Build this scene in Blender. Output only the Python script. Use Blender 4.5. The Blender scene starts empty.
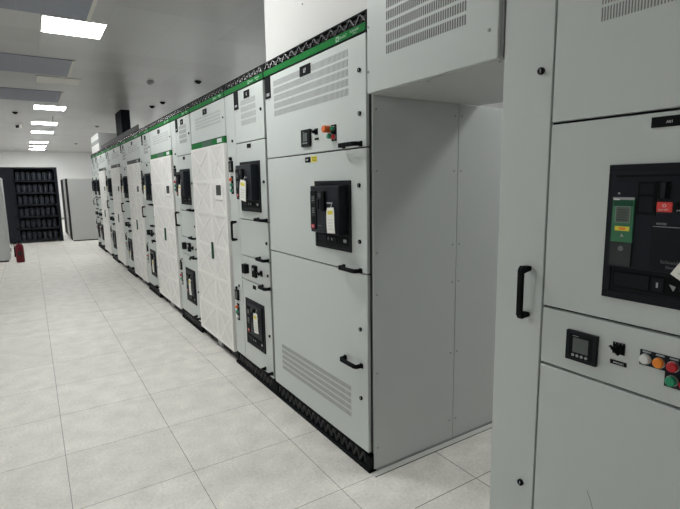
import bpy, math, random
from mathutils import Vector, Matrix
random.seed(7)
scene = bpy.context.scene
COL = scene.collection
PI = math.pi
ZC = 3.3                                  # ceiling height

# ------------------------------------------------------------------ materials
def new_mat(name):
    m = bpy.data.materials.new(name); m.use_nodes = True
    nt = m.node_tree
    return m, nt, nt.nodes['Principled BSDF']

def paint(name, col, rough=.45, metal=0, bump=0, bscale=400, spec=.5, var=0):
    m, nt, b = new_mat(name)
    b.inputs['Base Color'].default_value = (*col, 1)
    b.inputs['Roughness'].default_value = rough
    b.inputs['Metallic'].default_value = metal
    b.inputs['Specular IOR Level'].default_value = spec
    tc = nt.nodes.new('ShaderNodeTexCoord')
    if bump:
        n = nt.nodes.new('ShaderNodeTexNoise'); n.inputs['Scale'].default_value = bscale
        nt.links.new(tc.outputs['Object'], n.inputs['Vector'])
        bp = nt.nodes.new('ShaderNodeBump'); bp.inputs['Strength'].default_value = bump; bp.inputs['Distance'].default_value = .001
        nt.links.new(n.outputs['Fac'], bp.inputs['Height']); nt.links.new(bp.outputs['Normal'], b.inputs['Normal'])
    if var:
        n = nt.nodes.new('ShaderNodeTexNoise'); n.inputs['Scale'].default_value = 3; n.inputs['Detail'].default_value = 4
        nt.links.new(tc.outputs['Object'], n.inputs['Vector'])
        mx = nt.nodes.new('ShaderNodeMix'); mx.data_type = 'RGBA'
        mx.inputs['A'].default_value = (*[c*(1-var) for c in col], 1); mx.inputs['B'].default_value = (*[min(1, c*(1+var)) for c in col], 1)
        nt.links.new(n.outputs['Fac'], mx.inputs['Factor']); nt.links.new(mx.outputs['Result'], b.inputs['Base Color'])
    return m

def grid_mat(name, c1, c2, cm, ox, oy, size, mortar, rough, speck=0, sscale=120, bump=0, metal=0, mottle=0):
    m, nt, b = new_mat(name)
    tc = nt.nodes.new('ShaderNodeTexCoord'); mp = nt.nodes.new('ShaderNodeMapping')
    mp.inputs['Location'].default_value = (-ox, -oy, 0)
    nt.links.new(tc.outputs['Object'], mp.inputs['Vector'])
    br = nt.nodes.new('ShaderNodeTexBrick'); br.offset = 0; br.squash = 1
    br.inputs['Scale'].default_value = 1
    br.inputs['Brick Width'].default_value = size; br.inputs['Row Height'].default_value = size
    br.inputs['Mortar Size'].default_value = mortar; br.inputs['Mortar Smooth'].default_value = 0
    br.inputs['Color1'].default_value = (*c1, 1); br.inputs['Color2'].default_value = (*c2, 1); br.inputs['Mortar'].default_value = (*cm, 1)
    nt.links.new(mp.outputs['Vector'], br.inputs['Vector'])
    last = br.outputs['Color']
    def mul(last, tex, lo, hi, p0=.3, p1=.7):
        mr = nt.nodes.new('ShaderNodeMapRange')
        mr.inputs['From Min'].default_value = p0; mr.inputs['From Max'].default_value = p1
        mr.inputs['To Min'].default_value = lo; mr.inputs['To Max'].default_value = hi
        nt.links.new(tex, mr.inputs['Value'])
        mx = nt.nodes.new('ShaderNodeMix'); mx.data_type = 'RGBA'; mx.blend_type = 'MULTIPLY'; mx.inputs['Factor'].default_value = 1
        nt.links.new(last, mx.inputs['A']); nt.links.new(mr.outputs['Result'], mx.inputs['B'])
        return mx.outputs['Result']
    if speck:
        n = nt.nodes.new('ShaderNodeTexNoise'); n.inputs['Scale'].default_value = sscale; n.inputs['Detail'].default_value = 3
        nt.links.new(tc.outputs['Object'], n.inputs['Vector'])
        last = mul(last, n.outputs['Fac'], 1-speck, 1+speck)
    if mottle:
        n = nt.nodes.new('ShaderNodeTexNoise'); n.inputs['Scale'].default_value = 7; n.inputs['Detail'].default_value = 5
        nt.links.new(tc.outputs['Object'], n.inputs['Vector'])
        last = mul(last, n.outputs['Fac'], 1-mottle, 1+mottle)
    nt.links.new(last, b.inputs['Base Color'])
    b.inputs['Roughness'].default_value = rough; b.inputs['Metallic'].default_value = metal
    if bump:
        bp = nt.nodes.new('ShaderNodeBump'); bp.inputs['Strength'].default_value = bump; bp.inputs['Distance'].default_value = .002; bp.invert = True
        nt.links.new(br.outputs['Fac'], bp.inputs['Height']); nt.links.new(bp.outputs['Normal'], b.inputs['Normal'])
    return m

def perf_mat(name, base, hole, scale, thr):
    m, nt, b = new_mat(name)
    tc = nt.nodes.new('ShaderNodeTexCoord'); v = nt.nodes.new('ShaderNodeTexVoronoi'); v.inputs['Scale'].default_value = scale
    v.inputs['Randomness'].default_value = 0
    nt.links.new(tc.outputs['Object'], v.inputs['Vector'])
    lt = nt.nodes.new('ShaderNodeMath'); lt.operation = 'LESS_THAN'; lt.inputs[1].default_value = thr
    nt.links.new(v.outputs['Distance'], lt.inputs[0])
    mx = nt.nodes.new('ShaderNodeMix'); mx.data_type = 'RGBA'
    mx.inputs['A'].default_value = (*base, 1); mx.inputs['B'].default_value = (*hole, 1)
    nt.links.new(lt.outputs[0], mx.inputs['Factor']); nt.links.new(mx.outputs['Result'], b.inputs['Base Color'])
    b.inputs['Roughness'].default_value = .5
    return m

def emit(name, col, s):
    m, nt, b = new_mat(name)
    b.inputs['Base Color'].default_value = (.9, .9, .9, 1)
    b.inputs['Emission Color'].default_value = (*col, 1); b.inputs['Emission Strength'].default_value = s
    return m

M = dict(
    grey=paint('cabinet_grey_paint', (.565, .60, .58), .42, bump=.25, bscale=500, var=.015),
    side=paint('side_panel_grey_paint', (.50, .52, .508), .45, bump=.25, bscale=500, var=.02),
    frame=paint('frame_grey', (.30, .31, .31), .5),
    white=paint('white_paint', (.86, .85, .82), .45),
    duct=paint('duct_white', (.56, .55, .53), .5, var=.03),
    mesh=perf_mat('perforated_white_sheet', (.78, .765, .74), (.46, .44, .43), 90, .0040),
    black=paint('black_plastic', (.010, .011, .012), .6, spec=.04),
    bezel=paint('bezel_plastic', (.015, .017, .020), .5, spec=.08),
    panel=paint('breaker_front_plastic', (.015, .018, .024), .4, spec=.12),
    dark=paint('dark_gap', (.01, .01, .011), .8),
    slot=paint('slot_dark', (.20, .20, .20), .8),
    slotl=paint('slot_grey', (.27, .27, .27), .8),
    bar=paint('fascia_bar', (.20, .19, .20), .25, metal=.75),
    pbar=paint('plinth_bar', (.035, .035, .036), .5),
    green=paint('green_fascia', (.014, .17, .038), .6, spec=.05),
    dgreen=paint('dark_green', (.008, .075, .035), .4, spec=.25),
    ugreen=paint('control_unit_green', (.03, .17, .075), .35),
    lcd=paint('lcd_grey', (.085, .105, .09), .25),
    lcdd=paint('lcd_dark', (.035, .042, .040), .25, spec=.3),
    lcdm=paint('meter_screen', (.10, .115, .11), .3, spec=.3),
    metal=paint('metal', (.55, .55, .55), .3, metal=1),
    mark=paint('pale_print', (.75, .78, .76), .6),
    gmark=paint('fascia_print', (.40, .60, .44), .7, spec=.1),
    dim=paint('grey_print', (.35, .36, .37), .6),
    yellow=paint('yellow_label', (.75, .65, .05), .5),
    orange=paint('orange_button', (.85, .25, .02), .3),
    estop=paint('emergency_stop_orange', (.70, .13, .02), .4),
    gframe=paint('screen_frame', (.16, .22, .17), .4),
    dim2=paint('dark_grey_print', (.13, .135, .14), .6),
    red=paint('red_button', (.50, .012, .02), .3),
    redl=paint('red_label', (.72, .05, .04), .45),
    gbut=paint('green_button', (.01, .27, .13), .3),
    wbut=paint('white_button', (.72, .72, .70), .3),
    paper=paint('paper', (.82, .82, .76), .8),
    rack=paint('rack_black', (.009, .011, .017), .5, spec=.25),
    batt=paint('battery_case', (.014, .017, .026), .5, spec=.25),
    bterm=paint('battery_terminal', (.10, .11, .13), .5),
    ext=paint('extinguisher_red', (.13, .008, .015), .4, spec=.25),
    grille=perf_mat('grille_blue_grey', (.21, .225, .27), (.10, .11, .135), 60, .006),
    cream=paint('cream_trim', (.62, .61, .56), .5),
    lens=paint('unlit_diffuser', (.62, .61, .57), .5),
    lamp=emit('lit_diffuser', (.975, 1.0, .995), 33),
    tray=paint('tray_metal', (.06, .055, .06), .6, spec=.1),
    column=paint('black_cladding', (.010, .011, .014), .7, spec=.05),
    wall=paint('wall_paint', (.70, .70, .70), .7, bump=.1, bscale=60),
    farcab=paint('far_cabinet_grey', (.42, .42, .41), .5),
    header=paint('header_dark', (.03, .035, .033), .5, spec=.2),
    strip=paint('floor_strip_metal', (.62, .62, .58), .4),
    floor=grid_mat('floor_tiles', (.76, .73, .675), (.725, .695, .64), (.20, .19, .175), -.21, 1.95, .6, .0016, .5, speck=.09, sscale=60, bump=.2, mottle=.09),
    pfloor=grid_mat('passage_floor_tiles', (.76, .73, .675), (.725, .695, .64), (.12, .115, .105), .445, 1.62, .6, .0022, .5, speck=.09, sscale=60, bump=.2, mottle=.09),
    ceil=grid_mat('ceiling_tiles', (.45, .45, .445), (.39, .39, .385), (.36, .36, .355), -.59, 5.84, .6, .002, .30, bump=.3),
)

# ------------------------------------------------------------------ mesh builder
class MB:
    def __init__(s): s.v = []; s.f = []; s.mi = []; s.m = []; s.c = 0
    def use(s, mat):
        if mat not in s.m: s.m.append(mat)
        s.c = s.m.index(mat); return s
    def add(s, vs, fs):
        n = len(s.v); s.v += [tuple(p) for p in vs]
        for f in fs: s.f.append(tuple(n+i for i in f)); s.mi.append(s.c)
        return s
    def box(s, x0, x1, y0, y1, z0, z1):
        x0, x1 = sorted((x0, x1)); y0, y1 = sorted((y0, y1)); z0, z1 = sorted((z0, z1))
        vs = [(x, y, z) for x in (x0, x1) for y in (y0, y1) for z in (z0, z1)]
        return s.add(vs, [(0, 1, 3, 2), (4, 6, 7, 5), (0, 4, 5, 1), (2, 3, 7, 6), (0, 2, 6, 4), (1, 5, 7, 3)])
    def cyl(s, a, b, r, n=16, r2=None):
        a, b = Vector(a), Vector(b); d = (b-a).normalized(); r2 = r if r2 is None else r2
        u = d.orthogonal().normalized(); w = d.cross(u)
        vs = [a + r*(math.cos(t)*u+math.sin(t)*w) for t in [2*PI*i/n for i in range(n)]]
        vs += [b + r2*(math.cos(t)*u+math.sin(t)*w) for t in [2*PI*i/n for i in range(n)]]
        return s.add(vs, [(i, (i+1) % n, n+(i+1) % n, n+i) for i in range(n)] + [tuple(range(n))[::-1], tuple(range(n, 2*n))])
    def bar(s, a, b, w, h):                       # square bar between two points lying in a plane of constant x
        a, b = Vector(a), Vector(b); d = (b-a).normalized(); u = Vector((1, 0, 0)); w_ = d.cross(u)
        vs = [p + i*u*h/2 + j*w_*w/2 for p in (a, b) for i, j in ((-1, -1), (1, -1), (1, 1), (-1, 1))]
        return s.add(vs, [(0, 1, 2, 3), (7, 6, 5, 4), (0, 4, 5, 1), (1, 5, 6, 2), (2, 6, 7, 3), (3, 7, 4, 0)])
    def poly(s, pts, off):                         # polygon extruded by vector off
        n = len(pts); off = Vector(off); vs = [Vector(p) for p in pts]; vs += [p+off for p in vs]
        return s.add(vs, [tuple(range(n)), tuple(range(n, 2*n))[::-1]] + [(i, i+n, (i+1) % n+n, (i+1) % n) for i in range(n)])
    def build(s, name, parent=None, bevel=0, smooth=False):
        me = bpy.data.meshes.new(name); me.from_pydata(s.v, [], s.f)
        for m in s.m: me.materials.append(m)
        me.polygons.foreach_set('material_index', s.mi)
        import bmesh
        bm = bmesh.new(); bm.from_mesh(me); bmesh.ops.recalc_face_normals(bm, faces=bm.faces); bm.to_mesh(me); bm.free()
        if smooth:
            me.polygons.foreach_set('use_smooth', [True]*len(me.polygons)); me.set_sharp_from_angle(angle=math.radians(35))
        o = bpy.data.objects.new(name, me); COL.objects.link(o); o.parent = parent
        if bevel:
            b = o.modifiers.new('bevel', 'BEVEL'); b.width = bevel; b.segments = 2; b.limit_method = 'ANGLE'
        return o
def B(mat): return MB().use(M[mat])

def text(s, y, z, size, mat, parent, x=-.001, name='lettering'):
    """words on a front that faces -x; y is the left (far) end of the line, z its baseline"""
    cu = bpy.data.curves.new('txt', 'FONT'); cu.body = s; cu.size = size; cu.extrude = .0003
    t = bpy.data.objects.new('txt', cu); COL.objects.link(t)
    bpy.context.view_layer.update()
    me = bpy.data.meshes.new_from_object(t.evaluated_get(bpy.context.evaluated_depsgraph_get()))
    bpy.data.objects.remove(t); bpy.data.curves.remove(cu)
    R = Matrix(((0, 0, -1, x), (-1, 0, 0, y), (0, 1, 0, z), (0, 0, 0, 1)))
    me.transform(R); me.materials.clear(); me.materials.append(M[mat])
    o = bpy.data.objects.new(name, me); COL.objects.link(o); o.parent = parent
    return o

def tag(o, label=None, cat=None, group=None, kind=None):
    if label: o['label'] = label
    if cat: o['category'] = cat
    if group: o['group'] = group
    if kind: o['kind'] = kind
    return o
def empty(name, loc, label, cat, group=None):
    o = bpy.data.objects.new(name, None); COL.objects.link(o); o.location = loc; o.empty_display_size = .1
    return tag(o, label, cat, group)
def struct(name, mb, **k): return tag(mb.build(name, **k), kind='structure')

# ------------------------------------------------------------------ the room
XL, XR, YF, YB = -6.5, 2.9, -3.5, 27.5
struct('floor', B('floor').box(XL-.1, XR+.1, YF-.1, YB+.1, -.1, 0))
struct('floor_passage', B('pfloor').box(.008, XR, YF, 1.929, 0.0, .0012))
struct('ceiling', B('ceil').box(XL-.1, XR+.1, YF-.1, YB+.1, ZC, ZC+.1))
struct('wall_back', B('wall').box(XL, XR, YB, YB+.1, 0, ZC))
struct('wall_left', B('wall').box(XL-.1, XL, YF-.1, YB+.1, 0, ZC))
struct('wall_right', B('wall').box(XR, XR+.1, YF-.1, YB+.1, 0, ZC))
struct('wall_front', B('wall').box(XL, XR, YF-.1, YF, 0, ZC))
struct('baseboard_back', B('frame').box(XL, XR, YB-.015, YB, 0, .1))

# ------------------------------------------------------------------ small fittings used on the doors (all local: y along the row, front plane x=0)
def lock(parent, y, z, r=.011, x=0):
    o = B('black').cyl((x, y, z), (x-.008, y, z), r, 18)
    o.use(M['dim']).box(x-.009, x-.008, y-.0018, y+.0018, z-.006, z+.006)
    return o.build('door_lock', parent, smooth=True)
def hhandle(parent, y0, y1, z, p=.05, t=.011):
    m = B('black')
    pts = [(0, y0), (-p*.8, y0+.006), (-p, y0+.022), (-p, y1-.022), (-p*.8, y1-.006), (0, y1)]
    d = t*1.4
    inner = [(0, y1-d), (-p*.8+.006, y1-d-.004), (-p+d, y1-.03), (-p+d, y0+.03), (-p*.8+.006, y0+d+.004), (0, y0+d)]
    m.poly([(x, y, z-t) for x, y in pts+inner], (0, 0, 2*t))
    m.box(-.006, 0, y0-.006, y0+d+.006, z-t-.003, z+t+.003).box(-.006, 0, y1-d-.006, y1+.006, z-t-.003, z+t+.003)
    return m.build('door_handle', parent, bevel=.003)
def vhandle(parent, y, z0, z1, p=.052, t=.010):
    m = B('black')
    pts = [(0, z0), (-p*.8, z0-.004), (-p, z0+.010), (-p, z1-.010), (-p*.8, z1+.004), (0, z1)]
    d = .015
    inner = [(0, z1-d), (-p+d, z1-d-.008), (-p+d, z0+d+.008), (0, z0+d)]
    m.poly([(x, y-t, z) for x, z in pts+inner], (0, 2*t, 0))
    return m.build('door_handle', parent, bevel=.003)
def vents(parent, y0, y1, z0, z1, rows, pitch, gap=.012, duty=.35, mat='slot', name='vent_slots'):
    m = B(mat); h = (z1-z0-gap*(rows-1))/rows; n = int((y1-y0)/pitch)
    for r in range(rows):
        for i in range(n):
            y = y0+(i+.5)*(y1-y0)/n; z = z0+r*(h+gap)
            m.box(-.0006, .001, y-pitch*duty/2, y+pitch*duty/2, z, z+h)
    return m.build(name, parent)
def nameplate(parent, yc, zc, w=.13, h=.06, s='LF', ts=.022):
    o = B('black').box(-.003, 0, yc-w/2, yc+w/2, zc-h/2, zc+h/2).build('nameplate', parent)
    if s: text(s, yc+ts*.45*len(s)*.6, zc-ts*.35, ts, 'mark', parent, -.0035, 'nameplate_lettering')
    return o
def cut_door(parent, y0, y1, z0, z1, name='door', mat='grey', th=.02):
    return B(mat).box(0, th, y0+.0005, y1-.0005, z0+.0010, z1-.0010).build(name, parent, bevel=.0025)
def power_meter(parent, y0, y1, z0, z1):
    m = B('bezel').box(-.014, 0, y0, y1, z0, z1)
    w = y1-y0; h = z1-z0
    m.use(M['black']).box(-.0145, -.014, y0+w*.12, y1-w*.12, z0+h*.14, z1-h*.10)
    m.use(M['lcdm']).box(-.015, -.0145, y0+w*.25, y1-w*.24, z0+h*.30, z1-h*.20)
    for i in range(4): m.use(M['dim']).cyl((-.0145, y0+w*(.30+.145*i), z0+h*.2), (-.0165, y0+w*(.30+.145*i), z0+h*.2), w*.048, 10)
    m.use(M['dim']).box(-.0152, -.0145, y1-w*.42, y1-w*.22, z1-h*.155, z1-h*.135)
    return m.build('power_meter', parent, bevel=.001)
def selector(parent, y, z, s=.018):
    m = B('black').box(-.003, 0, y-s, y+s, z-s, z+s).cyl((-.003, y, z), (-.010, y, z), s*.75, 20)
    m.cyl((-.010, y, z), (-.024, y, z), s*.5, 16).poly([(-.024, y-s*.9, z-s*.5), (-.024, y-s*.7, z-s*.75), (-.024, y+s*.9, z+s*.5), (-.024, y+s*.7, z+s*.75)], (-.008, 0, 0))
    m.use(M['dim']).box(-.0331, -.0325, y+s*.5, y+s*.75, z+s*.35, z+s*.5)
    for a in (-40, 0, 40): m.box(-.0036, -.003, y+math.sin(math.radians(a))*s*.9-.001, y+math.sin(math.radians(a))*s*.9+.001, z+s*.78, z+s*.95)
    return m.build('selector_switch', parent, smooth=True)
def button(parent, y, z, mat, r=.0145, p=.018, name='push_button'):
    m = B('metal').cyl((-.003, y, z), (-.008, y, z), r*1.12, 24)
    m.use(M[mat]).cyl((-.008, y, z), (-p, y, z), r, 24).cyl((-p, y, z), (-p-.003, y, z), r, 24, r*.8)
    return m.build(name, parent, smooth=True)
def small_plate(parent, y0, y1, z0, z1, mat='black', name='label_plate', x=-.002):
    return B(mat).box(x, 0, y0, y1, z0, z1).build(name, parent)

def breaker(root, yc, zt, w=.38, h=.39, p=.06, detail=2, big=False):
    """draw-out circuit breaker: bezel plate set on the door and the breaker front standing in (or out of) it. zt = bezel top"""
    y0, y1, z1, z0 = yc-w/2, yc+w/2, zt, zt-h
    f = .022
    m = B('bezel').box(-.008, 0, y0, y1, z1-f, z1).box(-.008, 0, y0, y1, z0, z0+f).box(-.008, 0, y0, y0+f, z0+f, z1-f).box(-.008, 0, y1-f, y1, z0+f, z1-f)
    m.box(-.004, .0, y0+f, y1-f, z0+f, z1-f)
    br = m.build('circuit_breaker', root, bevel=.0015)
    zb = z0+h*.245                                        # bottom of breaker front
    b0, b1, bt = y0+.030, y1-.045, z1-.028
    if big: b0, b1, bt = y0+.024, y1-.012, z1-.020
    px = -p
    fb = B('panel').box(px, -.004, b0, b1, zb, bt).build('breaker_front', br, bevel=.004 if p > .03 else .0015)
    # lower chassis strip with racking socket
    c = B('black').box(-.007, -.004, y0+f+.008, y1-f-.008, z0+f+.012, zb-.012)
    c.use(M['bezel']).box(-.010, -.007, y1-.13, y1-f-.014, z0+f+.018, zb-.018).box(-.010, -.007, y1-.168, y1-.138, z0+f+.018, zb-.018)
    c.cyl((-.007, yc-.03, (z0+f+zb)/2), (-.012, yc-.03, (z0+f+zb)/2), .016, 16)
    c.use(M['frame']).poly([(-.010, yc+.008, (z0+f+zb)/2+.007), (-.010, yc-.008, (z0+f+zb)/2+.003), (-.010, yc-.003, (z0+f+zb)/2-.010)], (-.002, 0, 0))
    c.use(M['dim']).box(-.0105, -.010, y1-.155, y1-.150, z0+f+.03, zb-.03).box(-.0105, -.010, y0+.04, y0+.07, z0+f+.028, zb-.028)
    c.build('racking_panel', br)
    # control unit on the left
    W = b1-b0; H = bt-zb
    if big:
        k = B('ugreen').box(px-.006, px, b1-.068, b1-.009, zb+.074, zb+.074+.128)
        k.use(M['dim']).box(px-.007, px-.0055, b1-.068, b1-.009, zb+.196, zb+.203)
        k.use(M['mark']).box(px-.0075, px-.006, b1-.028, b1-.012, zb+.195, zb+.199)
        k.use(M['dgreen']).box(px-.007, px-.006, b1-.066, b1-.011, zb+.178, zb+.195)
        k.use(M['gframe']).box(px-.0075, px-.006, b1-.060, b1-.018, zb+.130, zb+.178)
        k.use(M['lcd']).box(px-.008, px-.0075, b1-.057, b1-.021, zb+.133, zb+.175)
        k.use(M['yellow']).box(px-.008, px-.006, b1-.060, b1-.020, zb+.107, zb+.120)
        k.use(M['orange']).box(px-.0082, px-.008, b1-.050, b1-.032, zb+.110, zb+.117)
        k.use(M['dim']).poly([(px-.006, b1-.035, zb+.090), (px-.006, b1-.046, zb+.090), (px-.006, b1-.040, zb+.099)], (-.001, 0, 0))
        k.use(M['lcdd']).box(px-.006, px, b1-.068, b1-.009, zb+.004, zb+.072)
        k.use(M['dim2']).cyl((px-.006, b1-.040, zb+.056), (px-.008, b1-.040, zb+.056), .008, 12)
        for i in range(5): k.use(M['lcdd']).box(px-.0082, px-.008, b1-.053, b1-.025, zb+.138+.007*i, zb+.140+.007*i)
        k.build('control_unit', br)
        k = B('black').box(px-.003, px, b1-.122, b1-.074, zb+.155, zb+.247).use(M['bezel']).box(px-.005, px-.003, b1-.116, b1-.080, zb+.163, zb+.205).box(px-.005, px-.003, b1-.116, b1-.080, zb+.213, zb+.240)
        k.build('position_indicator', br)
        k = B('black').box(px-.004, px, b1-.155, b1-.124, zb+.200, zb+.248).use(M['panel']).box(px-.020, px-.004, b1-.150, b1-.138, zb+.203, zb+.245)
        k.build('charging_lever', br, bevel=.002)
        k = B('redl').box(px-.004, px, b1-.163, b1-.124, zb+.165, zb+.192).build('open_button', br, bevel=.002)
        t = text('O', b1-.139, zb+.1785, .012, 'mark', br, px-.0045, 'button_mark'); text('push OFF', b1-.130, zb+.1695, .006, 'mark', br, px-.0045, 'button_mark')
        k = B('black').box(px-.004, px, b1-.205, b1-.168, zb+.165, zb+.192).build('close_button', br, bevel=.002)
        text('I', b1-.185, zb+.1785, .012, 'mark', br, px-.0045, 'button_mark'); text('push ON', b1-.174, zb+.1695, .006, 'mark', br, px-.0045, 'button_mark')
        text('NW20', b1-.127, zb+.130, .009, 'dim', br, px-.003, 'rating_lettering')
        k = B('bezel').box(px-.005, px, b0+.01, b1-.118, zb+.012, zb+.126).use(M['dim']).box(px-.0055, px-.005, b0+.012, b1-.120, zb+.1245, zb+.126)
        k.build('name_panel', br, bevel=.003)
        text('Schneider', b1-.146, zb+.026, .014, 'dim2', br, px-.006, 'maker_lettering'); text('Electric', b1-.160, zb+.013, .011, 'dim2', br, px-.006, 'maker_lettering')
        B('black').box(px-.002, px, b0+.012, b1-.012, bt-.016, bt-.010).build('top_slit', br)
        text('MASTER', b1-.012, bt-.030, .010, 'bezel', br, px-.001, 'model_lettering')
        B('dim').cyl((px, b1-.022, zb+.214), (px-.002, b1-.022, zb+.214), .003, 10).build('screw', br)
    else:
        k = B('black').box(px-.004, px, b1-.070, b1-.006, zb+.02, bt-.03)
        k.use(M['lcdd']).box(px-.005, px-.004, b1-.060, b1-.018, bt-.10, bt-.055).box(px-.005, px-.004, b1-.060, b1-.018, bt-.175, bt-.12)
        k.use(M['red']).box(px-.0052, px-.004, b1-.050, b1-.014, zb+.022, zb+.045)
        k.use(M['dim']).box(px-.0055, px-.004, b1-.040, b1-.024, zb+.030, zb+.037)
        k.build('control_unit', br)
        k = B('bezel').box(px-.010, px, b1-.105, b1-.085, bt-.13, bt-.075).box(px-.010, px, b1-.135, b1-.115, bt-.13, bt-.075).use(M['black']).box(px-.016, px, b1-.175, b1-.145, bt-.14, bt-.03)
        k.build('position_indicator', br, bevel=.002)
        k = B('dim').box(px-.001, px, b1-.235, b1-.185, bt-.098, bt-.090).box(px-.001, px, b1-.21, b1-.19, zb+.045, zb+.049)
        k.use(M['dim2'])
        for i in range(4): k.box(px-.001, px, b1-.135, b1-.085, bt-.045-.006*i, bt-.043-.006*i)
        for i in range(3): k.box(px-.0055, px-.005, b1-.052, b1-.026, bt-.065-.010*i, bt-.061-.010*i).box(px-.0055, px-.005, b1-.052, b1-.026, bt-.130-.012*i, bt-.126-.012*i)
        k.box(px-.001, px, b1-.24, b1-.20, bt-.14, bt-.136).box(px-.001, px, b1-.12, b1-.08, zb+.040, zb+.043)
        k.build('rating_marks', br)
        if p > .03:
            B('dgreen').box(px+.010, -.006, b1, b1+.010, zb+.03, bt-.07).build('side_cover', br)
    return br

def tag_paper(x, y, z, w, h, label, tilt=.15):
    m = MB().use(M['paper'])
    n = 6; vs = []
    for i in range(n+1):
        t = i/n; dz = -h*t; dx = -.004*math.sin(t*2.6)
        ww = w*(.82 + .18*min(1, t*5))
        vs += [(dx, ww/2 - tilt*h*t*0 , dz), (dx, -ww/2, dz), (dx-.0012, -ww/2, dz), (dx-.0012, ww/2, dz)]
    fs = [(3, 2, 1, 0), tuple(4*n+i for i in range(4))]
    for i in range(n):
        a = 4*i
        fs += [(a+k, a+(k+1) % 4, a+4+(k+1) % 4, a+4+k) for k in range(4)]
    m.add(vs, fs)
    m.use(M['yellow']).box(-.0062, -.0018, -w*.30, w*.30, -h*.27, -h*.12)
    m.use(M['dim'])
    for i in range(4): m.box(-.0062, -.0022, -w*.30, w*.30, -h*(.48+.12*i), -h*(.468+.12*i))
    m.use(M['wbut']).cyl((.0, 0, -.004), (-x-(.062 if x < -.05 else .016 if x < -.028 else .010)-.003, 0, .030), .0012, 6)
    o = m.build('paper_tag'); o.location = (x, y, z); o.rotation_euler = (tilt, 0, 0)
    return tag(o, label, 'tag', 'paper tags hanging on breakers')

# ------------------------------------------------------------------ cabinet shell
FT, FG, FB = 2.42, 2.3635, 2.3235          # fascia top, green top, fascia bottom
PL = .1085
def shell(w, label, group, y, depth=1.2, hi=2.32, rear=2.02, plinth='truss', words=True, xs=0.0, name='switchgear_cabinet'):
    root = empty(name, (0, y, 0), label, 'electrical cabinet', group)
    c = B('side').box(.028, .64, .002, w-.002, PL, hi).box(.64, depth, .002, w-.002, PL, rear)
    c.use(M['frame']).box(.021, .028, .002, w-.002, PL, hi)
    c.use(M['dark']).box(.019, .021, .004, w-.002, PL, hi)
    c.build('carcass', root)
    # top fascia: open truss over a green band
    f = B('black').box(0, .03, 0, w, FT-.008, FT).box(0, .03, 0, w, FG, FG+.006).box(0, .03, 0, .022, FG, FT).box(0, .03, w-.010, w, FG, FT)
    f.box(0, .03, 0, w, FB-.002, FB+.004).box(0, .03, 0, .018, FB, FG).box(.045, .055, .004, w-.004, FB, FT-.02)
    n = max(4, int(w/.09)); s = (w-.032)/n
    f.use(M['bar'])
    for i in range(n):
        a = .022+i*s
        f.bar((.006, a, FG+.006), (.006, a+s/2, FT-.008), .009, .010).bar((.006, a+s/2, FT-.008), (.006, a+s, FG+.006), .009, .010)
    fo = f.build('top_fascia', root)
    g = B('green').box(-.002, .03, .018, w-.002, FB+.004, FG)
    yy = .06
    g.use(M['gmark']).box(-.003, -.002, .255, .285, FB+.008, FG-.008).use(M['green']).cyl((-.003, .27, (FB+FG)/2), (-.0035, .27, (FB+FG)/2), .008, 12)
    g.build('green_band', fo)
    if words:
        text('BlokSeT', .248, FB+.014, .020, 'gmark', fo, -.003, 'fascia_lettering')
        text('Schneider', .150, FB+.020, .020, 'gmark', fo, -.003, 'maker_lettering'); text('Electric', .125, FB+.009, .012, 'gmark', fo, -.003, 'maker_lettering')
    # plinth
    if plinth == 'truss':
        p = B('black').box(.004, .04, 0, w, 0, .012).box(-.008, .04, 0, w, 0, .020).box(.0, .04, 0, w, PL-.016, PL-.004).box(0, .04, 0, .05, 0, PL-.004).box(0, .04, w-.04, w, 0, PL-.004)
        p.box(.02, .05, .01, w-.01, .01, PL-.005)
        n = max(4, int(w/.065)); s = (w-.09)/n
        p.use(M['pbar'])
        for i in range(n):
            a = .05+i*s
            p.bar((.012, a, .020), (.012, a+s/2, PL-.016), .009, .012).bar((.012, a+s/2, PL-.016), (.012, a+s, .020), .009, .012)
        p.use(M['black']).box(.05, depth-.05, .01, w-.01, .005, PL-.002)
        p.build('plinth', root)
    else:
        p = B('dark').box(.028, depth-.05, .01, w-.01, 0, PL-.002)
        p.use(M['black']).box(.02, .05, 0, .05, 0, PL-.004).box(.02, .05, w-.05, w, 0, PL-.004).box(.02, .05, w*.22, w*.24, 0, PL-.004).box(.02, .05, w*.76, w*.78, 0, PL-.004)
        p.use(M['frame']).box(.01, .05, w*.42, w*.54, 0, PL-.004)
        p.build('plinth', root)
    return root

# ------------------------------------------------------------------ wide breaker cabinet (A) beside the passage
AY, AW = 1.977, 1.228
A = shell(AW, 'large grey switchgear cabinet at the passage corner, with vents above and below one breaker', None, AY)
y0, y1 = .018, AW-.010
def a(y): return y-AY-.012*max(0, min(1, (2.6-y)/.5))
d = cut_door(A, y0, y1, 1.774, FB-.006)
vents(d, a(2.16), a(3.055), 2.045, 2.275, 5, .0125)
nameplate(d, a(2.61), 2.26, .13, .058, 'LF', .034)
for z in (2.15, 1.94): lock(d, a(2.06), z)
power_meter(d, a(2.555), a(2.66), 1.815, 1.915)
selector(d, a(2.495), 1.893, .018); small_plate(d, a(2.47), a(2.515), 1.845, 1.857)
small_plate(d, a(2.28), a(2.365), 1.868, 1.912, name='button_plate'); small_plate(d, a(2.28), a(2.33), 1.824, 1.868, name='button_plate')
button(d, a(2.345), 1.891, 'estop', .020, .045); button(d, a(2.305), 1.891, 'gbut', .012); button(d, a(2.325), 1.850, 'gbut', .013, .03); button(d, a(2.296), 1.845, 'red', .012)
hhandle(d, a(2.045), a(2.215), 1.79)
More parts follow.
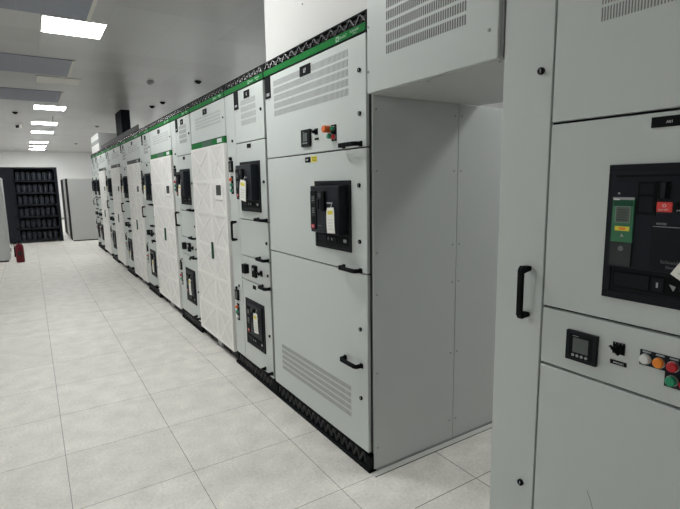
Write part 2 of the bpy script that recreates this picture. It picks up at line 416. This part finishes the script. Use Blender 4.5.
B('black').box(-.004, 0, a(3.10), a(3.185), 2.175, 2.315).use(M['dim']).box(-.005, -.004, a(3.115), a(3.16), 2.19, 2.21).cyl((-.001, a(3.13), 2.165), (-.003, a(3.13), 2.165), .005, 8).build('latch_plate', d)
d = cut_door(A, y0, y1, 1.119, 1.768)
small_plate(d, a(2.57), a(2.635), 1.720, 1.752, name='nameplate'); small_plate(d, a(2.495), a(2.56), 1.720, 1.754, 'yellow', 'warning_label')
text('1AA1', a(2.625), 1.731, .014, 'mark', d, -.0025, 'nameplate_lettering')
for k in range(3): B('black').box(-.0026, -.002, a(2.505), a(2.55), 1.726+.009*k, 1.729+.009*k).build('label_print', d)
for z in (1.58, 1.285): lock(d, a(2.07), z)
hhandle(d, a(2.055), a(2.23), 1.13)
breaker(A, a(2.333), 1.607, .385, .39, .062)
d = cut_door(A, y0, y1, PL, 1.113)
vents(d, a(2.17), a(3.06), .255, .44, 5, .0125, mat='slotl', duty=.5)
for z in (.805, .41): lock(d, a(2.07), z)
hhandle(d, a(2.055), a(2.23), .60)
# the two side panels along the passage, with their screws
for x0, x1 in ((.022, .624), (.628, 1.20)):
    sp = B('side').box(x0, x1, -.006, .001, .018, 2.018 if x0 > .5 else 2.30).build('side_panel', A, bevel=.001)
    m = B('frame')
    for z in (1.955, 1.651, 1.23, 1.007, .573, .14):
        for x in ((x0+.022, x1-.028) if x0 < .5 else (x0+.020, x1-.03)):
            m.cyl((x, -.006, z), (x, -.009, z), .0055, 10)
    m.build('screws', sp, smooth=True)
B('frame').box(.04, 1.2, -.003, .001, 0, .018).build('side_plinth', A)
B('dark').box(.6235, .6285, -.0015, .001, .02, 2.01).build('panel_joint', A)
tag_paper(-.078, 2.225, 1.462, .080, .14, 'white and yellow paper tag hanging on the breaker of the large corner cabinet', -.05)

# ------------------------------------------------------------------ breaker column with cable compartment (B and its repeats)
def breaker_cabinet(y, w, label, near=False):
    R_ = shell(w, label, 'breaker cabinets along the row', y)
    q = w/.805
    def s(v): return (v-3.21)*q
    dy0, dy1 = .020, s(3.797); sy0, sy1 = s(3.803), w-.006
    rows = [(1.921, FB-.006), (1.316, 1.915), (1.016, 1.310), (.816, 1.010), (PL, .810)]
    doors = [cut_door(R_, dy0, dy1, z0, z1) for z0, z1 in rows]
    c = cut_door(R_, sy0, sy1, PL, FB-.006, 'cable_compartment_door')
    d = doors[0]
    vents(d, s(3.37), s(3.66), 2.046, 2.235, 4, .014, mat='slotl')
    nameplate(d, s(3.53), 2.268, .11, .055, 'G', .03); lock(d, s(3.275), 2.125)
    B('black').box(-.005, 0, s(3.705), s(3.792), 2.18, 2.315).use(M['dim']).box(-.006, -.005, s(3.72), s(3.77), 2.20, 2.215).cyl((-.001, s(3.74), 2.17), (-.003, s(3.74), 2.17), .005, 8).build('latch_plate', d)
    d = doors[1]
    nameplate(d, s(3.525), 1.885, .075, .032, '', .01); lock(d, s(3.268), 1.61); hhandle(d, s(3.235), s(3.40), 1.330)
    breaker(R_, s(3.524), 1.768, .39*q, .385, .062)
    d = doors[2]; lock(d, s(3.262), 1.157); hhandle(d, s(3.235), s(3.40), 1.030)
    d = doors[3]
    B('black').box(-.040, 0, s(3.635), s(3.70), .875, .950).build('relay', d, bevel=.002)
    B('black').box(-.022, 0, s(3.46), s(3.53), .865, .960).use(M['dim']).cyl((-.022, s(3.495), .93), (-.028, s(3.495), .93), .012, 12).build('relay', d, bevel=.002)
    selector(d, s(3.385), .912, .022); lock(d, s(3.262), .912)
    d = doors[4]
    nameplate(d, s(3.535), .775, .06, .03, '', .01); lock(d, s(3.27), .441); hhandle(d, s(3.225), s(3.37), .817); hhandle(d, s(3.235), s(3.38), .150)
    breaker(R_, s(3.54), .66, .375*q, .388, .016)
    # cable compartment fittings
    lock(c, s(3.871), 1.948); lock(c, s(3.875), .731); vhandle(c, s(3.87), 1.125, 1.290)
    for z, g in ((1.742, 1), (.645, 1)):
        B('black').box(-.016, 0, s(3.885), s(3.955), z-.045, z+.045).use(M['lcdd']).box(-.017, -.016, s(3.895), s(3.945), z-.03, z+.03).build('indicator_unit', c, bevel=.002)
    B('black').cyl((0, s(3.92), 1.805), (-.018, s(3.92), 1.805), .015, 14).build('selector_knob', c, smooth=True)
    B('black').cyl((0, s(3.93), .705), (-.014, s(3.93), .705), .012, 14).build('selector_knob', c, smooth=True)
    for zc in (1.59, .49):
        small_plate(c, s(3.895), s(3.95), zc-.075, zc+.075, name='button_plate')
        button(c, s(3.925), zc+.045, 'estop' if near else 'red', .013, .022); button(c, s(3.925), zc, 'gbut', .014); button(c, s(3.925), zc-.045, 'gbut' if zc > 1 else 'wbut', .014)
    return R_

# ------------------------------------------------------------------ filter column with white perforated double door (C and its repeats)
def filter_cabinet(y, w, label, dark=False):
    R_ = shell(w, label, 'cabinets with white perforated doors', y, plinth='feet')
    q = w/1.035
    def s(v): return (v-4.02)*q
    d = cut_door(R_, .012, w-.010, 2.006, FB-.006, mat='grey')
    vents(d, s(4.14), s(4.89), 2.13, 2.235, 4, .018, mat='slotl', duty=.22)
    nameplate(d, s(4.565), 2.270, .12, .05, 'E', .028)
    lock(d, s(4.07), 2.16, .007)
    h = B('header' if dark else 'green').box(-.010, .02, .014, w-.03, 1.950, 2.000).use(M['header' if dark else 'dgreen']).box(-.0105, -.010, w*.34, w*.62, 1.952, 1.998)
    h.use(M['frame' if dark else 'mark']).box(-.012, -.010, s(4.105), s(4.225), 1.960, 1.994).use(M['black']).box(-.011, .02, .012, w-.028, 2.000, 2.005)
    h.build('green_header', R_)
    seam = s(4.45)
    for k, (a0, a1) in enumerate(((.014, seam-.002), (seam+.002, w-.030))):
        leaf = B('mesh').box(-.016, .02, a0, a1, .092, 1.946).build('perforated_door', R_)
        m = B('white'); e = .034; t = -.020
        m.box(t, -.016, a0, a0+e, .092, 1.946).box(t, -.016, a1-e, a1, .092, 1.946).box(t, -.016, a0+e, a1-e, .092, .112).box(t, -.016, a0+e, a1-e, 1.926, 1.946)
        n = 6; z0, z1 = .112, 1.926; hh = (z1-z0)/n
        for i in range(n):
            za, zb = z0+i*hh, z0+(i+1)*hh
            if i: m.box(t, -.016, a0+e, a1-e, za-.014, za+.014)
            for (u0, u1) in ((za, zb), (zb, za)):
                m.bar((-.0172, a0+e, u0), (-.0172, a1-e, u1), .026, .003)
        m.build('door_lattice', leaf)
        if k == 0:
            m = B('white').box(-.024, -.018, s(4.115), s(4.32), 1.455, 1.650).use(M['lcdd']).box(-.026, -.024, s(4.155), s(4.28), 1.500, 1.590).use(M['frame']).box(-.0245, -.024, s(4.12), s(4.315), 1.455, 1.460)
            m.build('display_panel', leaf, bevel=.001)
        if k == 1:
            B('dgreen').box(-.036, -.020, s(4.455), s(4.485), .895, 1.055).build('door_handle', leaf, bevel=.004)
    return R_

row = [
 (3.21, .805, 'b', 'grey breaker cabinet right beside the large corner cabinet, two breakers one above the other'),
 (4.02, 1.035, 'f', 'nearest cabinet with tall white perforated double doors and a green header'),
 (5.06, .80, 'b', 'grey breaker cabinet between the nearest and second white perforated cabinets'),
 (5.865, 1.17, 'f', 'second cabinet with white perforated doors, counted from the near end'),
 (7.04, .77, 'b', 'grey breaker cabinet between the second and third white perforated cabinets'),
 (7.815, 1.11, 'f', 'third cabinet with white perforated doors, counted from the near end'),
 (8.93, .825, 'b', 'grey breaker cabinet between the third and fourth white perforated cabinets'),
 (9.76, 1.085, 'f', 'fourth cabinet with white perforated doors, beyond the middle of the row'),
 (10.85, .89, 'b', 'grey breaker cabinet just before the farthest white perforated cabinet'),
 (11.745, 1.14, 'f', 'farthest cabinet with white perforated doors, near the far row end'),
 (12.89, .76, 'b', 'grey breaker cabinet second from the far end of the row'),
 (13.655, .76, 'b', 'grey breaker cabinet at the very far end of the row'),
]
for y, w, k, lab in row:
    breaker_cabinet(y, w, lab, y < 4) if k == 'b' else filter_cabinet(y, w, lab, y > 7)
tag_paper(-.080, 3.475, 1.625, .125, .155, 'large white tag on the upper breaker beside the large corner cabinet', .12)
tag_paper(-.036, 3.455, .585, .085, .16, 'white tag on the lower breaker beside the large corner cabinet', -.1)
tag_paper(-.082, 5.305, 1.60, .09, .14, 'white tag on the upper breaker beyond the nearest perforated doors', .1)
tag_paper(-.036, 5.32, .56, .08, .18, 'white tag on the lower breaker beyond the nearest perforated doors', -.1)
tag_paper(-.080, 7.18, 1.60, .12, .18, 'white tag on the upper breaker beyond the second perforated doors', .1)
tag_paper(-.036, 7.24, .53, .10, .18, 'white tag on the lower breaker beyond the second perforated doors', -.1)
tag_paper(-.080, 9.08, 1.60, .13, .2, 'white tag on the upper breaker beyond the third perforated doors', .1)
tag_paper(-.036, 9.14, .45, .11, .17, 'white tag on the lower breaker beyond the third perforated doors', -.1)
tag_paper(-.080, 11.10, 1.60, .13, .2, 'white tag on the upper breaker beyond the fourth perforated doors', .1)
tag_paper(-.086, 13.82, 1.42, .16, .15, 'white tag on the breaker at the very far end of the row', .1)

# ------------------------------------------------------------------ near cabinet on the right (N)
NY, NW = .075, 1.095
N = shell(NW, 'grey switchgear cabinet in the right foreground with a tall cable door and coloured buttons', None, NY)
def n_(y): return y-NY
sd = cut_door(N, n_(.9765), NW-.002, PL, FB-.006, 'cable_compartment_door')
lock(sd, n_(1.016), 1.945, .0115); lock(sd, n_(1.026), .478, .0115); vhandle(sd, n_(1.030), 1.118, 1.298, .053, .010)
dd = (.03, n_(.9705))
d = cut_door(N, *dd, 1.776, FB-.006)
vents(d, n_(.20), n_(.830), 2.046, 2.27, 5, .0082, gap=.009, duty=.4)
d = cut_door(N, *dd, 1.170, 1.770)
small_plate(d, n_(.50), n_(.669), 1.729, 1.757, name='nameplate', x=-.003); text('A01', n_(.632), 1.7385, .010, 'mark', d, -.0035, 'nameplate_lettering')
lock(d, n_(.13), 1.60); lock(d, n_(.13), 1.30); hhandle(d, n_(.12), n_(.27), 1.19)
breaker(N, n_(.580), 1.634, .382, .392, .010, big=True)
d = cut_door(N, *dd, .969, 1.164)
power_meter(d, n_(.772), n_(.872), 1.014, 1.111)
selector(d, n_(.711), 1.090, .0175); pl = small_plate(d, n_(.686), n_(.734), 1.038, 1.051, name='nameplate'); text('SWITCH', n_(.724), 1.0415, .008, 'mark', d, -.0025, 'nameplate_lettering')
m = B('panel').box(-.003, 0, n_(.475), n_(.651), 1.062, 1.107).box(-.003, 0, n_(.475), n_(.583), 1.020, 1.062).use(M['dim'])
for yy in (.633, .598, .563): m.box(-.0035, -.003, n_(yy-.011), n_(yy+.011), 1.100, 1.105)
m.build('button_plate', d)
for yy, zz, mt in ((.633, 1.083, 'wbut'), (.598, 1.082, 'orange'), (.563, 1.082, 'red'), (.528, 1.082, 'gbut'), (.563, 1.041, 'gbut'), (.528, 1.041, 'red')): button(d, n_(yy), zz, mt, .0138, .017)
hhandle(d, n_(.12), n_(.27), .985)
d = cut_door(N, *dd, PL, .963)
m = B('slot'); m.bar((-.0004, n_(.778), .586), (-.0004, n_(.764), .555), .0012, .0008); m.bar((-.0004, n_(.764), .555), (-.0004, n_(.753), .520), .0012, .0008); m.build('scratch', d)
hhandle(d, n_(.12), n_(.27), .60)
tag_paper(-.030, .508, 1.398, .062, .085, 'white paper tag hanging in front of the large breaker in the right foreground', .55)

# ------------------------------------------------------------------ box bridging the passage
bx = empty('bridging_box', (0, 1.19, 2.02), 'grey vented box bridging the passage between the corner and foreground cabinets', 'cable box')
w = .789
B('side').box(.012, .785, .0, w-.013, 0, .62).build('box_body', bx)
B('frame').box(.0, .20, -.016, 0, .002, .62).build('end_flange', bx)
cv = B('grey').box(-.012, .012, -.003, w-.012, .002, .62).build('front_cover', bx, bevel=.003)
m = B('slot')
for r in range(7):
    zb = .154+r*.049
    n = 38
    for i in range(n):
        yc = .146+(i+.5)*(.632-.146)/n
        m.box(-.0128, -.0115, yc-.0036, yc+.0036, zb, zb+.036)
m.build('vent_slots', cv)
m = B('frame')
for yy, zz in ((.767, .305), (.767, .102), (.037, .105), (.037, .305), (.767, .53), (.037, .53)): m.cyl((-.012, yy, zz), (-.015, yy, zz), .0065, 12)
m.build('screws', cv, smooth=True)
m = B('frame')
for xx, yy in ((.03, .40), (.03, .02), (.4, .02)): m.cyl((xx, yy, 0), (xx, yy, -.003), .005, 10)
m.build('underside_screws', bx, smooth=True)

# ------------------------------------------------------------------ boxes and runs over the row
def riser(x0, x1, y0, y1, z0, label, mat, name, cat):
    r = empty(name, (x0, y0, z0), label, cat)
    B(mat).box(0, x1-x0, 0, y1-y0, .0, ZC-z0).build('casing', r, bevel=.004)
    return r
r = riser(.035, .60, 1.985, 3.235, FT+.001, 'large white casing rising from the corner cabinet to the ceiling', 'duct', 'busbar_riser', 'busbar casing')
B('frame').cyl((0, .70, .235), (-.004, .70, .235), .006, 10).build('screw', r)
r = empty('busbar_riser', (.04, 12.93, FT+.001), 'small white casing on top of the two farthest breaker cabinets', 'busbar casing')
B('farcab').box(0.012, .45, 0, 1.48, 0, .44).build('casing', r, bevel=.004)  # grey body colour stands in for shade on the white casing's near end
B('white').box(0, .012, 0.01, 1.47, 0, .20).build('side_cover', r); B('white').box(0, .012, 0.01, 1.47, .30, .44).build('side_cover', r)  # white sheets carry the brightly lit left face of the same casing
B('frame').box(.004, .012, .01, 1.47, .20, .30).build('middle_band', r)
# cable tray on top of the row
t = empty('cable_tray', (.08, 8.2, FT+.001), 'dark cable tray running along the top of the far cabinets', 'cable tray')
B('tray').box(0, .012, 0, 4.6, 0, .13).build('side_rail', t); B('tray').box(.31, .322, 0, 4.6, 0, .13).build('side_rail', t)
m = B('tray')
for i in range(15): m.box(.012, .31, .1+i*.29, .14+i*.29, .02, .04)
m.build('rungs', t)
m = B('black')
for i, x in enumerate((.06, .11, .16, .21, .26)): m.cyl((x, .02, .06+.004*(i % 2)), (x, 4.58, .06), .019, 10)
m.build('cables', t, smooth=True)
riser(.44, .63, 12.0, 12.82, 2.321, 'black cable riser from the far cabinets up to the ceiling', 'column', 'cable_riser', 'cable riser')

# ------------------------------------------------------------------ ceiling fittings
def ceiling_light(xc, yc, label, lit=True, w=.6, l=.6, group='ceiling light panels'):
    t = empty('ceiling_light', (xc, yc, ZC), label, 'ceiling light', group)
    m = B('cream' if not lit else 'white')
    for a0, a1, b0, b1 in ((-w/2, w/2, -l/2, -l/2+.012), (-w/2, w/2, l/2-.012, l/2), (-w/2, -w/2+.012, -l/2+.012, l/2-.012), (w/2-.012, w/2, -l/2+.012, l/2-.012)):
        m.box(a0, a1, b0, b1, -.012, -.0005)
    m.build('frame', t)
    B('lamp' if lit else 'lens').box(-w/2+.012, w/2-.012, -l/2+.012, l/2-.012, -.009, -.001).build('diffuser', t)
    return t
ceiling_light(-.885, 6.15, 'lit square ceiling panel nearest the camera, biggest in view')
ceiling_light(-.89, 9.25, 'unlit square ceiling panel between two blue-grey grilles', lit=False)
ceiling_light(-.91, 12.38, 'second lit ceiling panel, just beyond the last blue-grey grille')
ceiling_light(-.94, 15.38, 'third lit ceiling panel from the camera')
ceiling_light(-.94, 17.85, 'fourth lit ceiling panel from the camera')
ceiling_light(-.97, 21.8, 'fifth lit ceiling panel, first of the far three close together')
ceiling_light(-.985, 23.9, 'sixth lit ceiling panel, middle of the far three')
ceiling_light(-.99, 25.8, 'last lit ceiling panel, closest to the far wall')
ceiling_light(-.89, 3.15, 'lit ceiling panel over the near aisle, above the frame', group=None)
for y in (-1.5, 3.0, 7.5, 12.0, 16.5, 21.0, 25.5):  # unseen row of panels, added to fill the room with light
    ceiling_light(-4.49, y, 'unseen ceiling panel added above the left aisle for fill light', group='added fill light panels of the left aisle')
for y in (1.0, 6.0, 10.5, 15.0, 19.5, 24.0):
    ceiling_light(2.1, y, 'lit ceiling panel behind the switchgear row', group='ceiling panels behind the row')

def grille(y0, y1, label):
    t = empty('ceiling_grille', (-.79, y0, ZC), label, 'ceiling grille', 'blue-grey grilles in the ceiling')
    B('grille').box(-3.0, 0, 0, y1-y0, -.010, -.0005).build('grille_panel', t)
    B('cream').box(0, .035, .0, y1-y0, -.014, -.0005).build('end_trim', t)
    for k in range(1, 5): B('frame').box(-.6*k-.002, -.6*k+.002, .002, y1-y0-.002, -.0105, -.010).build('panel_joint', t)
grille(4.64, 5.82, 'nearest blue-grey ceiling grille, before the first lit panel')
grille(7.70, 8.80, 'middle blue-grey ceiling grille, before the unlit panel')
grille(10.27, 11.55, 'farthest blue-grey ceiling grille, beyond the unlit panel')

def detector(x, y, mat, label, r=.055, h=.045, name='smoke_detector'):
    m = B(mat).cyl((0, 0, -.0005), (0, 0, -h*.5), r, 20).cyl((0, 0, -h*.5), (0, 0, -h), r*.75, 20, r*.5)
    o = m.build(name, smooth=True); o.location = (x, y, ZC); return tag(o, label, 'ceiling detector', 'ceiling detectors')
detector(1.074, 8.22, 'black', 'dark detector in the ceiling above the second perforated cabinet')
detector(.41, 8.67, 'frame', 'grey detector in the ceiling, leftmost and faintest of the four near the row')
detector(.954, 11.2, 'black', 'dark ceiling detector left one of the close pair above the row')
detector(1.034, 10.58, 'black', 'dark ceiling detector right one of the close pair above the row')
detector(1.0, 14.45, 'black', 'dark ceiling detector next to the black column')
detector(.34, 15.5, 'frame', 'grey ceiling detector above the small white casing')
detector(.28, 22.0, 'frame', 'small grey ceiling detector far off between lights and row')
detector(-1.556, 13.44, 'black', 'dark ceiling detector left of the second lit panel')
def exitlamp(x, y, label):
    t = empty('emergency_lamp', (x, y, ZC), label, 'emergency lamp')
    B('white').box(-.02, .05, -.05, .05, -.10, -.0005).build('housing', t, bevel=.005)
    B('black').cyl((-.02, 0, -.06), (-.10, 0, -.075), .035, 14).build('lamp_head', t, smooth=True)
exitlamp(-1.50, 15.9, 'small black and white emergency lamp on the ceiling left of the third lit panel')
o = B('metal').cyl((0, 0, -.0005), (0, 0, -.10), .010, 8).cyl((0, 0, -.10), (0, 0, -.11), .03, 12).build('sprinkler', smooth=True); o.location = (-.805, 13.92, ZC)
tag(o, 'small metal sprinkler head between the second and third lit panels', 'sprinkler')

# ------------------------------------------------------------------ battery rack at the far end
RX0, RX1, RY = -2.75, -.72, 16.5
rk = empty('battery_rack', (RX0, RY, 0), 'tall black rack with six shelves of batteries in front of the far wall', 'battery rack')
W_ = RX1-RX0; zs = [.10, .44, .78, 1.12, 1.46, 1.80]
for x in (0, .90, W_-.07):
    for yy in (0, .73): B('rack').box(x, x+.07, yy, yy+.07, 0, 2.17).build('post', rk)
for z in zs: B('rack').box(.07, W_-.07, 0.0, .80, z-.045, z).build('shelf', rk)
B('rack').box(0, W_, 0, .8, 2.13, 2.17).build('top_panel', rk)
B('dark').box(.0, W_, .80, .81, .05, 2.13).build('back_panel', rk); B('rack').box(.075, .895, -.004, .0, .05, 2.125).build('cover_panel', rk)
names = ['bottom', 'second', 'third', 'fourth', 'fifth', 'top']
bat0 = None
def make_battery():
    t = empty('battery', (0, 0, 0), 'x', 'battery')
    B('batt').box(-.052, .052, 0, .40, .001, .205).build('case', t, bevel=.004)
    B('bterm').box(-.006, .006, -.001, 0, .02, .19).build('edge_rib', t)
    for x in (-.03, .03): B('bterm').cyl((x, .05, .205), (x, .05, .222), .010, 8).build('terminal', t)
    B('bterm').poly([(-.03, .045, .222), (-.03, .055, .222), (0, .055, .25), (.03, .055, .222), (.03, .045, .222), (0, .045, .243)], (0, 0, .004)).build('link', t)
    return t
for k, z in enumerate(zs):
    for bay, xa, cnt in ((1, .98, 7),):
        for i in range(cnt):
            if bat0 is None: b = bat0 = make_battery()
            else:
                b = bat0.copy(); COL.objects.link(b)
                for ch in bat0.children: c = ch.copy(); COL.objects.link(c); c.parent = b
            b.location = (RX0+xa+.07+i*.132, RY+.08, z)
            b['label'] = 'black battery on the %s shelf of the black rack' % names[k] if 0 < k < 5 else 'black battery on the %s shelf of the tall black rack' % names[k]
            b['group'] = 'batteries on the %s shelf' % names[k]

# grey cabinet to the right of the rack: its flank towards the camera, its doors towards the aisle
g = empty('equipment_cabinet', (-.50, 16.1, 0), 'grey cabinet with a broad plain flank standing right of the battery rack', 'cabinet')
B('farcab').box(0, 1.0, 0, 3.4, .03, 1.85).build('body', g, bevel=.004)
B('black').box(-.012, 0, .02, .75, .03, 1.83).build('black_door', g); B('farcab').box(-.014, 0, .79, 1.85, .06, 1.83).build('grey_door', g); B('black').box(-.012, 0, 1.89, 3.3, .03, 1.83).build('black_door', g)
B('black').box(.02, .98, .02, 3.3, 0, .03).build('plinth', g); B('wbut').box(-.03, -.014, .9, 1.1, .14, .24).build('socket', g)
B('cream').box(.004, .99, -.006, 0, 1.82, 1.848).build('top_rail', g)
# low cabinet at the left edge of the frame
l = empty('equipment_cabinet', (-2.72, 12.6, 0), 'pale grey cabinet cut off by the left edge of the photo, before the rack', 'cabinet')
B('side').box(0, .77, 0, .68, .03, 1.815).build('body', l, bevel=.004)
m = B('side').box(.02, .375, -.012, 0, .05, 1.80).box(.385, .75, -.012, 0, .05, 1.80); m.build('front_panels', l, bevel=.003)
B('side').box(.77, .785, .03, .64, .05, 1.80).build('side_door', l, bevel=.003); B('black').box(.785, .80, .55, .58, .16, .24).build('catch', l)
B('black').box(.02, .75, .02, .66, 0, .03).build('plinth', l)

# fire extinguisher
e = empty('fire_extinguisher', (-1.745, 12.35, 0), 'small dark red fire extinguisher standing on the floor by the pale grey cabinet', 'fire extinguisher')
m = MB().use(M['ext']); prof = [(.0, .0), (.072, .0), (.078, .02), (.078, .33), (.07, .37), (.045, .40), (.025, .41), (.0, .41)]
n = 20; vs = []; fs = []
for r_, z in prof: vs += [(r_*math.cos(2*PI*i/n), r_*math.sin(2*PI*i/n), z) for i in range(n)]
for j in range(len(prof)-1): fs += [(j*n+i, j*n+(i+1) % n, (j+1)*n+(i+1) % n, (j+1)*n+i) for i in range(n)]
m.add(vs, fs).build('cylinder', e, smooth=True)
B('black').cyl((0, 0, .41), (0, 0, .46), .018, 12).box(-.015, .09, -.01, .01, .455, .465).box(-.015, .08, -.01, .01, .49, .50).box(-.02, 0, -.01, .01, .455, .50).build('valve', e)
B('black').cyl((-.02, 0, .45), (-.09, 0, .40), .009, 8).cyl((-.09, 0, .40), (-.088, 0, .12), .009, 8, .014).build('hose', e, smooth=True)
B('header').box(-.035, .035, -.0795, -.070, .16, .24).build('label', e)

# metal strip in the floor along the corner cabinet's flank
struct('trim_1', B('strip').box(.0, 1.2, 1.935, 1.966, 0, .003))
struct('trim_2', B('dark').box(.0, 1.2, 1.929, 1.935, 0, .0015))

# ------------------------------------------------------------------ light, world, camera
w = bpy.data.worlds.new('world'); scene.world = w; w.use_nodes = True
w.node_tree.nodes['Background'].inputs['Color'].default_value = (.05, .05, .05, 1)
cam = bpy.data.cameras.new('camera'); co = bpy.data.objects.new('camera', cam); COL.objects.link(co)
yaw, pitch, roll, D, H, F = .5692, -.1488, -.0156, 1.4442, 1.5948, 478.64
fw = Vector((math.sin(yaw)*math.cos(pitch), math.cos(yaw)*math.cos(pitch), math.sin(pitch)))
rt = Vector((math.cos(yaw), -math.sin(yaw), 0)); up = rt.cross(fw)
r2 = math.cos(roll)*rt+math.sin(roll)*up; u2 = -math.sin(roll)*rt+math.cos(roll)*up
co.matrix_world = Matrix(((r2.x, u2.x, -fw.x, -D), (r2.y, u2.y, -fw.y, 0), (r2.z, u2.z, -fw.z, H), (0, 0, 0, 1)))
cam.sensor_fit = 'HORIZONTAL'; cam.sensor_width = 36; cam.lens = 36*F/680; cam.clip_start = .05; cam.clip_end = 100
scene.camera = co
vs_ = scene.view_settings
scene.display_settings.display_device = 'sRGB'
vs_.view_transform = 'Standard'; vs_.look = 'None'; vs_.gamma = 1; vs_.exposure = 0; vs_.use_curve_mapping = False
